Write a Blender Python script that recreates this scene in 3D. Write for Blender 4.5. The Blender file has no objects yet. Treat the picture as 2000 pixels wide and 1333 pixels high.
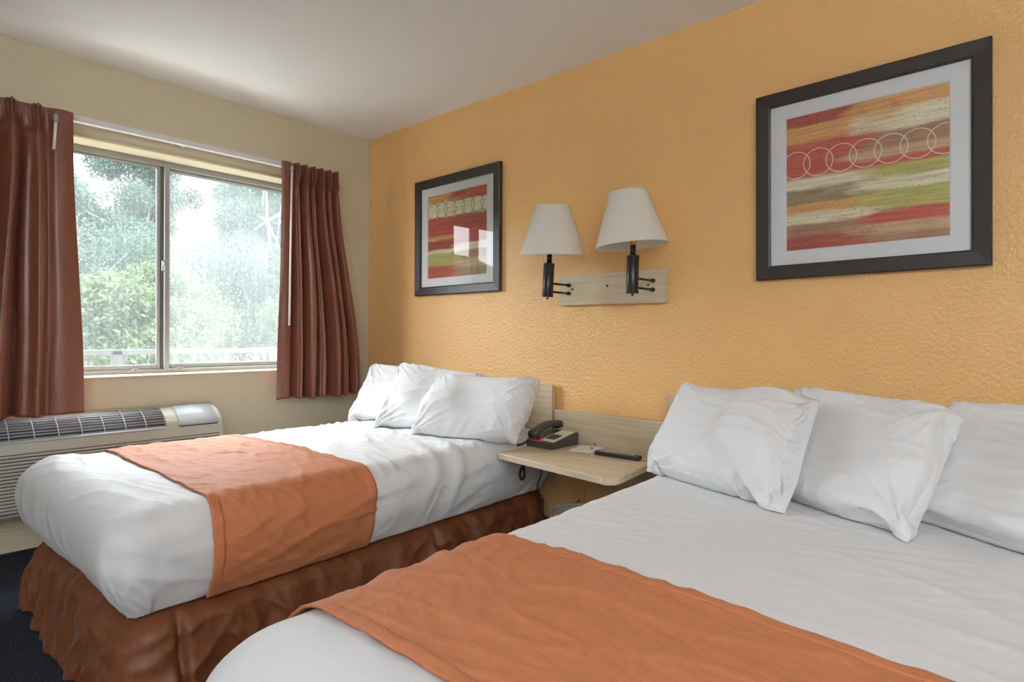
import bpy, bmesh, math, random
import numpy as np
from mathutils import Vector, Matrix
from mathutils.bvhtree import BVHTree

SC = bpy.context.scene
COL = SC.collection
PI = math.pi

# ---------------------------------------------------------------- camera
FPX, YAW, PITCH, ROLL = 1182.947, 0.738721, -0.0134675, 0.0104511
CAM = Vector((3.67744, -2.50962, 1.07906))
fw = Vector((-math.sin(YAW)*math.cos(PITCH), math.cos(YAW)*math.cos(PITCH), math.sin(PITCH)))
rt = Vector((math.cos(YAW), math.sin(YAW), 0)); up = rt.cross(fw)
rt, up = rt*math.cos(ROLL)+up*math.sin(ROLL), -rt*math.sin(ROLL)+up*math.cos(ROLL)
cd = bpy.data.cameras.new('camera'); cam = bpy.data.objects.new('camera', cd); COL.objects.link(cam)
cd.sensor_width = 36; cd.lens = FPX*36/2000; cd.clip_start = .02; cd.clip_end = 200
cam.matrix_world = Matrix(((rt.x, up.x, -fw.x, CAM.x), (rt.y, up.y, -fw.y, CAM.y), (rt.z, up.z, -fw.z, CAM.z), (0, 0, 0, 1)))
SC.camera = cam

# ---------------------------------------------------------------- world, exposure
SKY = 22.0
w = bpy.data.worlds.new('world'); SC.world = w; w.use_nodes = True
bg = w.node_tree.nodes['Background']; bg.inputs[0].default_value = (.88, .95, 1, 1); bg.inputs[1].default_value = SKY
SC.view_settings.view_transform = 'Standard'; SC.view_settings.look = 'None'
SC.view_settings.exposure = 0.0; SC.view_settings.gamma = 1; SC.view_settings.use_curve_mapping = False
SC.cycles.max_bounces = 12; SC.cycles.diffuse_bounces = 6; SC.cycles.glossy_bounces = 4
SC.cycles.transparent_max_bounces = 16; SC.cycles.sample_clamp_indirect = 8
# light portal in the window opening (guides sky sampling only)
pl = bpy.data.lights.new('window_portal', 'AREA'); pl.shape = 'RECTANGLE'; pl.size = 1.75; pl.size_y = 1.25
pl.cycles.is_portal = True
po = bpy.data.objects.new('window_portal', pl); COL.objects.link(po)
po.location = (-.31, -1.30, 1.44); po.rotation_euler = (0, -PI/2, 0)

# ---------------------------------------------------------------- helpers
def tag(o, label, cat, group=None):
    o['label'] = label; o['category'] = cat
    if group: o['group'] = group
    return o
def thing(name, label, cat, loc=(0, 0, 0), rot=(0, 0, 0), group=None):
    o = bpy.data.objects.new(name, None); COL.objects.link(o); o.location = loc; o.rotation_euler = rot
    o.empty_display_size = .05
    return tag(o, label, cat, group)
def struct(o): o['kind'] = 'structure'; return o
def link(name, me, mat, parent=None, smooth=False):
    o = bpy.data.objects.new(name, me); COL.objects.link(o)
    if mat and not me.materials: me.materials.append(mat)
    if parent: o.parent = parent
    if smooth:
        for p in me.polygons: p.use_smooth = True
    return o
def from_bm(name, bm, mat, parent=None, smooth=False, bevel=0, seg=2):
    bmesh.ops.recalc_face_normals(bm, faces=bm.faces)
    me = bpy.data.meshes.new(name); bm.to_mesh(me); bm.free()
    o = link(name, me, mat, parent, smooth)
    if bevel:
        m = o.modifiers.new('bevel', 'BEVEL'); m.width = bevel; m.segments = seg; m.limit_method = 'ANGLE'; m.angle_limit = .6
        m.harden_normals = False
    return o
def bbox(bm, c, s, rot=None):
    m = Matrix.Translation(Vector(c))
    if rot is not None: m = m @ rot
    m = m @ Matrix.Diagonal((s[0], s[1], s[2], 1))
    bmesh.ops.create_cube(bm, size=1, matrix=m)
def box(name, lo, hi, mat, parent=None, bevel=0, seg=2, smooth=False):
    bm = bmesh.new(); bbox(bm, [(a+b)/2 for a, b in zip(lo, hi)], [abs(b-a) for a, b in zip(lo, hi)])
    return from_bm(name, bm, mat, parent, smooth, bevel, seg)
def prism(name, poly, z0, z1, mat, parent=None, bevel=0, seg=2):
    bm = bmesh.new()
    a = [bm.verts.new((x, y, z0)) for x, y in poly]; b = [bm.verts.new((x, y, z1)) for x, y in poly]
    bm.faces.new(a[::-1]); bm.faces.new(b)
    for i in range(len(a)):
        j = (i+1) % len(a); bm.faces.new((a[i], a[j], b[j], b[i]))
    return from_bm(name, bm, mat, parent, False, bevel, seg)
def add_lathe(bm, prof, n=32, m=None, cap=True):
    m = m or Matrix()
    rings = []
    for r, z in prof:
        rings.append([bm.verts.new(m @ Vector((r*math.cos(2*PI*k/n), r*math.sin(2*PI*k/n), z))) for k in range(n)])
    for a, b in zip(rings, rings[1:]):
        for k in range(n): bm.faces.new((a[k], a[(k+1) % n], b[(k+1) % n], b[k]))
    if cap:
        bm.faces.new(rings[0][::-1]); bm.faces.new(rings[-1])
def add_tube(bm, pts, r, n=8, cap=True):
    pts = [Vector(p) for p in pts]; rings = []
    nrm = None
    for i, p in enumerate(pts):
        t = (pts[min(i+1, len(pts)-1)]-pts[max(i-1, 0)]).normalized()
        if nrm is None: nrm = t.orthogonal().normalized()
        nrm = (nrm-t*nrm.dot(t)).normalized(); b = t.cross(nrm)
        rr = r[i] if isinstance(r, (list, tuple)) else r
        rings.append([bm.verts.new(p+(nrm*math.cos(2*PI*k/n)+b*math.sin(2*PI*k/n))*rr) for k in range(n)])
    for a, b in zip(rings, rings[1:]):
        for k in range(n): bm.faces.new((a[k], a[(k+1) % n], b[(k+1) % n], b[k]))
    if cap: bm.faces.new(rings[0][::-1]); bm.faces.new(rings[-1])
def tube(name, pts, r, mat, parent=None, n=8):
    bm = bmesh.new(); add_tube(bm, pts, r, n); return from_bm(name, bm, mat, parent, True)
def grid_mesh(name, P, mat, parent=None, keep=None, uv=None, solid=0, sub=0, wrap=False):
    """P: (nu, nv, 3) array -> quad sheet"""
    nu, nv = P.shape[:2]
    idx = np.arange(nu*nv).reshape(nu, nv)
    if wrap: idx = np.vstack([idx, idx[:1]])
    q = np.stack([idx[:-1, :-1], idx[1:, :-1], idx[1:, 1:], idx[:-1, 1:]], -1).reshape(-1, 4)
    if keep is not None: q = q[keep(q)]
    me = bpy.data.meshes.new(name); me.from_pydata(P.reshape(-1, 3).tolist(), [], q.tolist())
    if uv is not None:
        l = me.uv_layers.new(name='UVMap'); U = uv.reshape(-1, 2)
        li = np.empty(len(me.loops), int); me.loops.foreach_get('vertex_index', li)
        l.data.foreach_set('uv', U[li].ravel())
    bm = bmesh.new(); bm.from_mesh(me)
    bmesh.ops.delete(bm, geom=[v for v in bm.verts if not v.link_faces], context='VERTS')
    bmesh.ops.dissolve_degenerate(bm, edges=bm.edges, dist=1e-5)
    bm.to_mesh(me); bm.free(); me.update()
    o = link(name, me, mat, parent, True)
    if sub: m = o.modifiers.new('sub', 'SUBSURF'); m.levels = m.render_levels = sub
    if solid: m = o.modifiers.new('solid', 'SOLIDIFY'); m.thickness = solid; m.offset = 0
    return o

_P = np.random.RandomState(7).permutation(256); _P = np.concatenate([_P, _P, _P])
_G = np.random.RandomState(9).randn(256, 2); _G /= np.linalg.norm(_G, axis=1)[:, None]
def perlin(x, y, seed=0):
    x = np.asarray(x, float)+seed*17.31; y = np.asarray(y, float)+seed*9.77
    xi = np.floor(x).astype(int); yi = np.floor(y).astype(int); xf = x-xi; yf = y-yi
    u = xf**3*(xf*(xf*6-15)+10); v = yf**3*(yf*(yf*6-15)+10)
    def g(a, b):
        h = _G[_P[(_P[(xi+a) & 255]+yi+b) & 255]]; return h[..., 0]*(xf-a)+h[..., 1]*(yf-b)
    return (g(0, 0)*(1-u)+g(1, 0)*u)*(1-v)+(g(0, 1)*(1-u)+g(1, 1)*u)*v
def ridge(s, t, ang, along, across, seed, pw=6):
    c, k = math.cos(ang), math.sin(ang); a = s*c+t*k; b = -s*k+t*c
    wob = .35*perlin(a*along*1.3, b*across*.3, seed+3)
    r = (1-np.abs(perlin(a*along, b*across+wob, seed))*1.7).clip(0, 1)**pw
    return r*(perlin(s*1.6, t*1.6, seed+5)+.35).clip(0, 1)
def sstep(a, b, x): t = np.clip((x-a)/(b-a), 0, 1); return t*t*(3-2*t)

# ---------------------------------------------------------------- materials
def mat(name, color, rough=.5, spec=.5, metal=0, bump=None, sheen=0, coat=0, var=None, trans=0, crease=None):
    """bump=(kind, scale(3), strength, distance); var=(scale(3), color2, lo, hi)"""
    m = bpy.data.materials.new(name); m.use_nodes = True; nt = m.node_tree; b = nt.nodes['Principled BSDF']
    b.inputs['Base Color'].default_value = (*color, 1); b.inputs['Roughness'].default_value = rough
    b.inputs['Specular IOR Level'].default_value = spec; b.inputs['Metallic'].default_value = metal
    if sheen: b.inputs['Sheen Weight'].default_value = sheen; b.inputs['Sheen Roughness'].default_value = .4; b.inputs['Sheen Tint'].default_value = (*[min(1, c*2+.2) for c in color], 1)
    if coat: b.inputs['Coat Weight'].default_value = coat
    tc = nt.nodes.new('ShaderNodeTexCoord')
    def noise(scale, det=3, kind='noise'):
        mp = nt.nodes.new('ShaderNodeMapping'); mp.inputs['Scale'].default_value = scale
        nt.links.new(tc.outputs['Object'], mp.inputs[0])
        n = nt.nodes.new('ShaderNodeTexNoise'); n.inputs['Scale'].default_value = 1; n.inputs['Detail'].default_value = det
        nt.links.new(mp.outputs[0], n.inputs['Vector']); return n.outputs[0]
    if var:
        sc, c2, lo, hi = var
        r = nt.nodes.new('ShaderNodeMapRange'); r.inputs[1].default_value = lo; r.inputs[2].default_value = hi
        nt.links.new(noise(sc, 4), r.inputs[0])
        mx = nt.nodes.new('ShaderNodeMix'); mx.data_type = 'RGBA'; mx.inputs[6].default_value = (*color, 1); mx.inputs[7].default_value = (*c2, 1)
        nt.links.new(r.outputs[0], mx.inputs[0]); nt.links.new(mx.outputs[2], b.inputs['Base Color'])
    prev = None
    for sc, st, di in (bump or []):
        bn = nt.nodes.new('ShaderNodeBump'); bn.inputs['Strength'].default_value = st; bn.inputs['Distance'].default_value = di
        nt.links.new(noise(sc, 2), bn.inputs['Height'])
        if prev: nt.links.new(prev, bn.inputs['Normal'])
        prev = bn.outputs[0]
    for sc, rz, st, di in (crease or []):
        mp = nt.nodes.new('ShaderNodeMapping'); mp.inputs['Scale'].default_value = sc; mp.inputs['Rotation'].default_value = (0, 0, rz); mp.vector_type = 'TEXTURE'
        mp.inputs['Scale'].default_value = [1/q for q in sc]
        nt.links.new(tc.outputs['Object'], mp.inputs[0])
        n = nt.nodes.new('ShaderNodeTexNoise'); n.noise_type = 'RIDGED_MULTIFRACTAL'; n.inputs['Scale'].default_value = 1; n.inputs['Detail'].default_value = 2.5
        n.inputs['Distortion'].default_value = .5; nt.links.new(mp.outputs[0], n.inputs['Vector'])
        bn = nt.nodes.new('ShaderNodeBump'); bn.inputs['Strength'].default_value = st; bn.inputs['Distance'].default_value = di
        nt.links.new(n.outputs[0], bn.inputs['Height'])
        if prev: nt.links.new(prev, bn.inputs['Normal'])
        prev = bn.outputs[0]
    if prev: nt.links.new(prev, b.inputs['Normal'])
    if trans:
        t = nt.nodes.new('ShaderNodeBsdfTranslucent'); t.inputs[0].default_value = (*color, 1)
        ms = nt.nodes.new('ShaderNodeMixShader'); ms.inputs[0].default_value = trans
        out = nt.nodes['Material Output']
        nt.links.new(b.outputs[0], ms.inputs[1]); nt.links.new(t.outputs[0], ms.inputs[2]); nt.links.new(ms.outputs[0], out.inputs[0])
    return m
M = {}
M['orange'] = mat('orange_wall_paint', (.77, .455, .18), .38, .45, bump=[((70, 70, 70), .65, .007), ((170, 170, 170), .35, .003)])
M['cream'] = mat('cream_wall_paint', (.61, .545, .39), .6, .3, bump=[((80, 80, 80), .35, .004), ((200, 200, 200), .25, .002)])
M['offwhite'] = mat('off_white_wall_paint', (.80, .80, .79), .7, .3, bump=[((80, 80, 80), .3, .004)])
M['ceiling'] = mat('white_ceiling_paint', (.90, .905, .91), .8, .2, bump=[((110, 110, 110), .4, .003)])
M['carpet'] = mat('navy_carpet', (.020, .023, .031), .95, .1, bump=[((260, 260, 260), .9, .006)], var=((160, 160, 160), (.055, .062, .078), .45, .7))
M['cove'] = mat('black_cove_base', (.015, .016, .02), .5, .3)
M['sheet'] = mat('white_cotton', (.735, .738, .742), .75, .2, bump=[((420, 420, 420), .06, .001)], crease=[((5, 14, 9), .1, .35, .006), ((11, 22, 16), -.5, .25, .003)], sheen=.1)
M['pillow'] = mat('white_pillow_cotton', (.75, .753, .758), .75, .2, bump=[((420, 420, 420), .06, .001)], crease=[((7, 9, 13), .3, .4, .006), ((15, 15, 24), -.4, .25, .003)], sheen=.1)
M['runner'] = mat('rust_cotton_runner', (.46, .168, .075), .68, .15, bump=[((90, 500, 300), .25, .001)], crease=[((8, 24, 16), .1, .5, .006), ((22, 40, 30), -.5, .4, .003)], sheen=.15, var=((60, 420, 300), (.40, .14, .058), .4, .7))
M['skirt'] = mat('copper_satin_skirt', (.145, .041, .012), .56, .4, bump=[((120, 120, 9), .12, .002)], crease=[((7, 7, 4), .2, .7, .016), ((16, 16, 9), -.3, .5, .007)], sheen=.2, var=((150, 150, 12), (.10, .028, .009), .35, .7))
M['curtain'] = mat('copper_curtain_fabric', (.215, .070, .038), .36, .6, bump=[((30, 30, 420), .2, .001)], crease=[((9, 9, 2.2), .0, .25, .008)], sheen=.2, var=((30, 30, 380), (.16, .05, .028), .35, .7), trans=.02)
M['oak'] = mat('pale_oak_laminate', (.60, .49, .34), .45, .4, var=((3, 30, 60), (.50, .40, .27), .4, .65), bump=[((6, 90, 120), .06, .001)])
M['oakside'] = mat('oak_edge_band', (.48, .37, .24), .5, .4)
M['alu'] = mat('aluminium_frame', (.36, .37, .365), .38, .5, metal=.15)
M['aludark'] = mat('grey_gasket', (.12, .12, .12), .6, .3)
M['white'] = mat('white_plastic', (.82, .82, .80), .4, .5)
M['rail'] = mat('white_painted_rail', (.74, .74, .76), .4, .5)
M['acbody'] = mat('beige_grey_plastic', (.44, .43, .355), .5, .4)
M['acdoor'] = mat('light_grey_plastic', (.45, .475, .49), .4, .5)
M['acdark'] = mat('dark_vent_interior', (.035, .035, .04), .7, .2)
M['acslat'] = mat('grey_vent_slat', (.30, .30, .32), .45, .4)
M['frame'] = mat('espresso_frame', (.028, .021, .018), .42, .5)
M['matboard'] = mat('white_mat_board', (.84, .84, .84), .9, .1)
M['bronze'] = mat('dark_bronze_metal', (.022, .020, .020), .34, .5, metal=.3)
M['brass'] = mat('brass', (.55, .38, .10), .3, .5, metal=.9)
M['shade'] = mat('cream_fabric_shade', (.88, .845, .77), .85, .1, bump=[((300, 300, 300), .12, .001)], trans=.25)
M['phone'] = mat('dark_taupe_plastic', (.045, .040, .040), .42, .5)
M['phoneface'] = mat('cream_faceplate', (.76, .73, .63), .5, .4)
M['key'] = mat('black_key', (.02, .02, .02), .5, .4)
M['red'] = mat('red_plastic', (.72, .02, .03), .35, .5)
M['paper'] = mat('white_paper', (.85, .86, .90), .8, .2)
M['penwhite'] = mat('white_pen_barrel', (.8, .8, .85), .3, .5)
M['penblue'] = mat('navy_pen_grip', (.04, .04, .12), .35, .5)
M['remote'] = mat('charcoal_plastic', (.020, .022, .024), .42, .5)
M['btn'] = mat('grey_button', (.42, .43, .40), .5, .4)
M['btnred'] = mat('red_button', (.55, .10, .10), .5, .4)
M['btngreen'] = mat('green_button', (.10, .45, .28), .5, .4)
M['cord'] = mat('black_cord', (.012, .012, .014), .45, .5)
M['outlet'] = mat('orange_painted_plate', (.74, .39, .13), .4, .45)
M['bin'] = mat('beige_bin_plastic', (.42, .36, .26), .5, .4)
M['liner'] = mat('clear_beige_liner', (.72, .66, .52), .3, .6, trans=.4)
M['mattress'] = mat('mattress_ticking', (.75, .75, .75), .8, .2)
M['leaf'] = mat('green_leaves', (.026, .055, .018), .6, .3, trans=.4)  # leaf colours set darker than real foliage to dim the view outside
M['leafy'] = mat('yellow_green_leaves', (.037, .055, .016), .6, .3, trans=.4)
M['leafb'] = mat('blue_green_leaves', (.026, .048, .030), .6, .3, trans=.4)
M['bark'] = mat('pale_bark', (.12, .11, .10), .8, .2)  # bark darkened like the leaves, in place of a lower outdoor exposure
M['ground'] = mat('hill_grass', (.04, .06, .02), .9, .1, var=((.6, .6, .6), (.05, .05, .025), .4, .6))
M['concrete'] = mat('walkway_concrete', (.45, .44, .42), .9, .2)
M['railing'] = mat('darkened_railing_paint', (.055, .055, .058), .5, .4)  # white railing, colour darkened so daylight does not burn it out

def glass_mat(name, dirt_lo, dirt_hi, tint, ior=1.3):
    m = bpy.data.materials.new(name); m.use_nodes = True; nt = m.node_tree; nt.nodes.remove(nt.nodes['Principled BSDF'])
    out = nt.nodes['Material Output']
    tr = nt.nodes.new('ShaderNodeBsdfTransparent'); gl = nt.nodes.new('ShaderNodeBsdfGlossy'); gl.inputs['Roughness'].default_value = .02
    fr = nt.nodes.new('ShaderNodeFresnel'); fr.inputs[0].default_value = ior
    a = nt.nodes.new('ShaderNodeMixShader'); nt.links.new(fr.outputs[0], a.inputs[0]); nt.links.new(tr.outputs[0], a.inputs[1]); nt.links.new(gl.outputs[0], a.inputs[2])
    if dirt_hi > 0:
        tl = nt.nodes.new('ShaderNodeBsdfTranslucent'); tl.inputs[0].default_value = (*tint, 1)
        tc = nt.nodes.new('ShaderNodeTexCoord'); src = None
        for sc, wt in (((1, 130, 3.0), .5), ((1, 3.5, 2.5), .5)):
            mp = nt.nodes.new('ShaderNodeMapping'); mp.inputs['Scale'].default_value = sc; nt.links.new(tc.outputs['Object'], mp.inputs[0])
            n = nt.nodes.new('ShaderNodeTexNoise'); n.inputs['Scale'].default_value = 1; n.inputs['Detail'].default_value = 4; nt.links.new(mp.outputs[0], n.inputs['Vector'])
            mu = nt.nodes.new('ShaderNodeMath'); mu.operation = 'MULTIPLY'; mu.inputs[1].default_value = wt; nt.links.new(n.outputs[0], mu.inputs[0])
            if src is None: src = mu.outputs[0]
            else:
                ad = nt.nodes.new('ShaderNodeMath'); nt.links.new(src, ad.inputs[0]); nt.links.new(mu.outputs[0], ad.inputs[1]); src = ad.outputs[0]
        mr = nt.nodes.new('ShaderNodeMapRange'); mr.inputs[1].default_value = .35; mr.inputs[2].default_value = .65; mr.inputs[3].default_value = dirt_lo; mr.inputs[4].default_value = dirt_hi
        nt.links.new(src, mr.inputs[0])
        b = nt.nodes.new('ShaderNodeMixShader'); nt.links.new(mr.outputs[0], b.inputs[0]); nt.links.new(a.outputs[0], b.inputs[1]); nt.links.new(tl.outputs[0], b.inputs[2])
        nt.links.new(b.outputs[0], out.inputs[0])
    else: nt.links.new(a.outputs[0], out.inputs[0])
    return m
M['pane'] = glass_mat('streaked_dirty_glass', .026, .062, (.9, .95, .97))
M['panehaze'] = glass_mat('hazy_dirty_glass', .056, .092, (.92, .95, .98))
M['picglass'] = glass_mat('picture_glass', 0, 0, (1, 1, 1), 1.36)

# ================================================================ room shell
RX, RY, H = 6.2, -4.9, 2.44
WY0, WY1, WZ0, WZ1 = -2.16, -.46, .828, 2.047      # window opening
struct(box('floor', (-.02, RY, -.05), (RX, .02, 0), M['carpet']))
struct(box('ceiling', (-.3, RY-.1, H), (RX+.1, .1, H+.1), M['ceiling']))
struct(box('wall_back', (-.3, 0, -.05), (RX+.1, .12, H), M['orange']))
struct(box('wall_right', (RX, RY-.1, -.05), (RX+.1, 0, H), M['offwhite']))
struct(box('wall_front', (-.3, RY-.1, -.05), (RX, RY, H), M['offwhite']))
bm = bmesh.new()
T = -.30
for lo, hi in (((T, RY, -.05), (0, 0, WZ0)), ((T, RY, WZ1), (0, 0, H)), ((T, RY, WZ0), (0, WY0, WZ1)), ((T, WY1, WZ0), (0, 0, WZ1))):
    bbox(bm, [(a+b)/2 for a, b in zip(lo, hi)], [abs(b-a) for a, b in zip(lo, hi)])
bmesh.ops.remove_doubles(bm, verts=bm.verts, dist=1e-4)
struct(from_bm('wall_left', bm, M['cream']))
struct(box('baseboard_left', (0, RY, 0), (.008, 0, .012), M['cove']))
struct(box('baseboard_back', (0, -.008, 0), (RX, 0, .10), M['cove']))
# rounded plaster nose around the opening head
bm = bmesh.new(); add_tube(bm, [(-.004, WY0-.02, WZ1+.004), (-.004, WY1+.02, WZ1+.004)], .012, 12)
struct(from_bm('trim_1', bm, M['cream'], smooth=True))
bm = bmesh.new(); bbox(bm, (.004, (WY0+WY1)/2, WZ0-.004), (.014, WY1-WY0+.02, .01))
struct(from_bm('trim_2', bm, M['cream'], bevel=.003))
# wood strip on the wall below the air conditioner
struct(box('trim_3', (0, -2.3, .118), (.012, -1.0, .134), M['cream'], bevel=.003))

# ---------------------------------------------------------------- window
win = bpy.data.objects.new('window_1', None); COL.objects.link(win); struct(win)
FX0, FX1 = -.25, -.17
def wpart(name, lo, hi, m=None, bevel=.002): return box(name, lo, hi, m or M['alu'], win, bevel)
MY = -1.265
wpart('head_rail', (FX0, WY0, WZ1-.032), (FX1, WY1, WZ1))
wpart('sill_track', (FX0, WY0, WZ0), (FX1, WY1, WZ0+.022))
wpart('jamb', (FX0, WY0, WZ0), (FX1, WY0+.03, WZ1)); wpart('jamb', (FX0, WY1-.03, WZ0), (FX1, WY1, WZ1))
wpart('mullion', (FX0+.005, MY-.012, WZ0+.022), (FX1+.012, MY+.012, WZ1-.03), M['alu'])
wpart('gasket', (FX0+.02, MY-.024, WZ0+.022), (FX1-.008, MY-.0125, WZ1-.032), M['aludark'])
def sash(y0, y1, x0, x1, st, rl, pm):
    bm = bmesh.new(); z0, z1 = WZ0+.0225, WZ1-.0325
    for lo, hi in (((x0, y0, z0), (x1, y0+st, z1)), ((x0, y1-st, z0), (x1, y1, z1)), ((x0, y0+st, z0), (x1, y1-st, z0+rl)), ((x0, y0+st, z1-rl*.55), (x1, y1-st, z1))):
        bbox(bm, [(a+b)/2 for a, b in zip(lo, hi)], [abs(b-a) for a, b in zip(lo, hi)])
    s = from_bm('sash', bm, M['alu'], win, bevel=.003)
    xm = (x0+x1)/2
    me = bpy.data.meshes.new('pane'); me.from_pydata([(xm, y0+st-.002, z0+rl-.002), (xm, y1-st+.002, z0+rl-.002), (xm, y1-st+.002, z1-rl*.55+.002), (xm, y0+st-.002, z1-rl*.55+.002)], [], [(0, 1, 2, 3)])
    link('pane', me, pm, s)
    bm = bmesh.new()   # rubber bead round the glass
    zb0, zb1 = z0+rl, z1-rl*.55
    for a, b in (((y0+st, zb0), (y1-st, zb0)), ((y0+st, zb1), (y1-st, zb1)), ((y0+st, zb0), (y0+st, zb1)), ((y1-st, zb0), (y1-st, zb1))):
        add_tube(bm, [(xm+.006, *a), (xm+.006, *b)], .0035, 6)
    from_bm('glazing_bead', bm, M['aludark'] if pm is M['panehaze'] else M['alu'], s)
    return s
sash(WY0+.03, MY-.026, -.205, -.182, .018, .022, M['pane'])
sash(MY+.013, WY1-.03, -.235, -.195, .016, .026, M['panehaze'])
bm = bmesh.new()    # latch on the meeting stile
bbox(bm, (FX1+.006, MY-.017, 1.445), (.014, .016, .06)); bbox(bm, (FX1+.02, MY-.017, 1.455), (.02, .01, .02)); bbox(bm, (FX1+.026, MY-.012, 1.435), (.008, .014, .04))
from_bm('latch', bm, M['alu'], win, bevel=.003)
for y in (-1.425, -1.19):
    bm = bmesh.new(); v = []
    pr = [(-.045, 0), (.045, 0), (.02, .018), (.012, .024), (-.012, .024), (-.02, .018)]
    for x in (FX1+.004, FX1+.010): v.append([bm.verts.new((x, y+a, WZ0+.006+b)) for a, b in pr])
    bm.faces.new(v[0]); bm.faces.new(v[1][::-1])
    for i in range(6): bm.faces.new((v[0][i], v[0][(i+1) % 6], v[1][(i+1) % 6], v[1][i]))
    br = from_bm('stop_bracket', bm, M['alu'], win)
    bm = bmesh.new(); add_lathe(bm, [(.003, 0), (.003, .004)], 10, Matrix.Translation((FX1+.009, y+.002, WZ0+.02)) @ Matrix.Rotation(PI/2, 4, 'Y')); from_bm('screw', bm, M['aludark'], br)

# ================================================================ outside
struct(box('walkway', (-1.5, -9, -.25), (-.30, 9, -.1), M['concrete']))
gp = np.zeros((40, 40, 3)); gx = np.linspace(-45, -1.5, 40); gy = np.linspace(-45, 45, 40)
gp[..., 0] = gx[:, None]; gp[..., 1] = gy[None, :]
gp[..., 2] = -3+(np.clip(-gx-14, 0, 99)*.40)[:, None]+.6*perlin(gp[..., 0]*.15, gp[..., 1]*.15, 2)
struct(grid_mesh('hillside', gp, M['ground']))
rl = thing('balcony_railing', 'pale railing with square balusters outside the dirty window', 'railing', (-1.3, 0, -.1))
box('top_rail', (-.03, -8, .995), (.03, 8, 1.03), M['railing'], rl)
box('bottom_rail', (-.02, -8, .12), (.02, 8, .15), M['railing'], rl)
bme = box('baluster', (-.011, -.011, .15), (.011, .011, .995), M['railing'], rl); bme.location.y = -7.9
ys = [-7.9+.24*i for i in range(1, 67)]
for y in ys:
    c = bme.copy(); COL.objects.link(c); c.parent = rl; c.location.y = y
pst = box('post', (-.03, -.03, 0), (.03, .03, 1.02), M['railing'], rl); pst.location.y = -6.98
for y in (-5.06, -3.14, -1.22, .70, 2.62, 4.54, 6.46):
    c = pst.copy(); COL.objects.link(c); c.parent = rl; c.location.y = y

def foliage(seed, blobs, n, leaf):
    rs = np.random.RandomState(seed); V = []; F = []
    wts = np.array([b[3]**2 for b in blobs]); wts /= wts.sum()
    which = rs.choice(len(blobs), n, p=wts)
    B = np.array(blobs)[which]
    d = rs.randn(n, 3); d /= np.linalg.norm(d, axis=1)[:, None]
    r = (rs.rand(n)**.45)[:, None]*B[:, 3:4]
    c = B[:, :3]+d*r*np.array([1, 1, .8])+rs.randn(n, 3)*.05
    t = rs.randn(n, 3); t /= np.linalg.norm(t, axis=1)[:, None]
    b = np.cross(t, rs.randn(n, 3)); b /= np.linalg.norm(b, axis=1)[:, None]
    L = (leaf*(.6+.8*rs.rand(n)))[:, None]
    P = np.stack([c-t*L, c+b*L*.45, c+t*L, c-b*L*.45], 1).reshape(-1, 3)
    me = bpy.data.meshes.new('foliage'); me.from_pydata(P.tolist(), [], np.arange(4*n).reshape(n, 4).tolist())
    return me
def trunk_mesh(seed, h, r, blobs):
    rng = random.Random(seed); bm = bmesh.new()
    p = [(0.12*math.sin(i*1.3+seed), .1*math.cos(i*1.7+seed)-.1, h*i/6) for i in range(7)]
    add_tube(bm, p, [r*(1-.11*i) for i in range(7)], 8)
    for b in blobs:
        k = rng.randint(2, 5); s = Vector(p[k]); e = Vector(b[:3]); m = (s+e)/2+Vector((rng.uniform(-.2, .2), rng.uniform(-.2, .2), -.1))
        add_tube(bm, [s, m, e], [r*.4, r*.28, r*.12], 6)
    me = bpy.data.meshes.new('trunk'); bm.to_mesh(me); bm.free(); return me
KINDS = []
for sd, h, n, leaf, spread in ((1, 6.4, 34000, .050, 1.0), (2, 7.4, 20000, .050, 1.25), (3, 8.0, 32000, .060, 1.1)):
    rng = random.Random(sd)
    bl = [(rng.uniform(-1.3, 1.3)*spread, rng.uniform(-1.3, 1.3)*spread, h*rng.uniform(.35, 1.0), rng.uniform(.55, 1.0)) for _ in range(16)]
    KINDS.append((foliage(sd, bl, n, leaf), trunk_mesh(sd, h*.95, .11, bl)))
bush = [(random.Random(k).uniform(-.62, .62), random.Random(k+50).uniform(-.62, .62), random.Random(k+90).uniform(.9, 4.0), random.Random(k+30).uniform(.45, .66)) for k in range(18)]
KINDS.append((foliage(11, bush, 36000, .042), trunk_mesh(11, 3.6, .08, bush)))
def tree(kind, loc, rz, sc, leafmat, label, group):
    t = thing('leafy_tree' if kind < 3 else 'leafy_shrub', label, 'tree' if kind < 3 else 'shrub', loc, (0, 0, rz), group); t.scale = (sc, sc, sc)
    for nm, me, mt in (('foliage', KINDS[kind][0], leafmat), ('trunk', KINDS[kind][1], M['bark'])):
        o = bpy.data.objects.new(nm, me); COL.objects.link(o); o.parent = t
        if not me.materials: me.materials.append(mt)
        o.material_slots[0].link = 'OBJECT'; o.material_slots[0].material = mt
shr = [(-6.6, -2.3, 1.10), (-6.9, .55, 1.14), (-6.5, 3.45, 1.14), (-7.1, 6.4, 1.1), (-9.9, -.9, 1.2), (-10.0, 2.0, 1.26), (-9.8, 5.0, 1.2)]
for i, (x, y, s) in enumerate(shr):
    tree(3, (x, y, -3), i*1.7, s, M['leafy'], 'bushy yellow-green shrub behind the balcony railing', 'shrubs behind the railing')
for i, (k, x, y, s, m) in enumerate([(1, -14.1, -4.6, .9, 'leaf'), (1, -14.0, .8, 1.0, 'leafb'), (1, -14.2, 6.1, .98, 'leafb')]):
    tree(k, (x, y, -3), i*2.1+.4, s, M[m], 'tall loose tree with pale trunk showing sky through its crown', 'loose trees beyond the shrubs')
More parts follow.
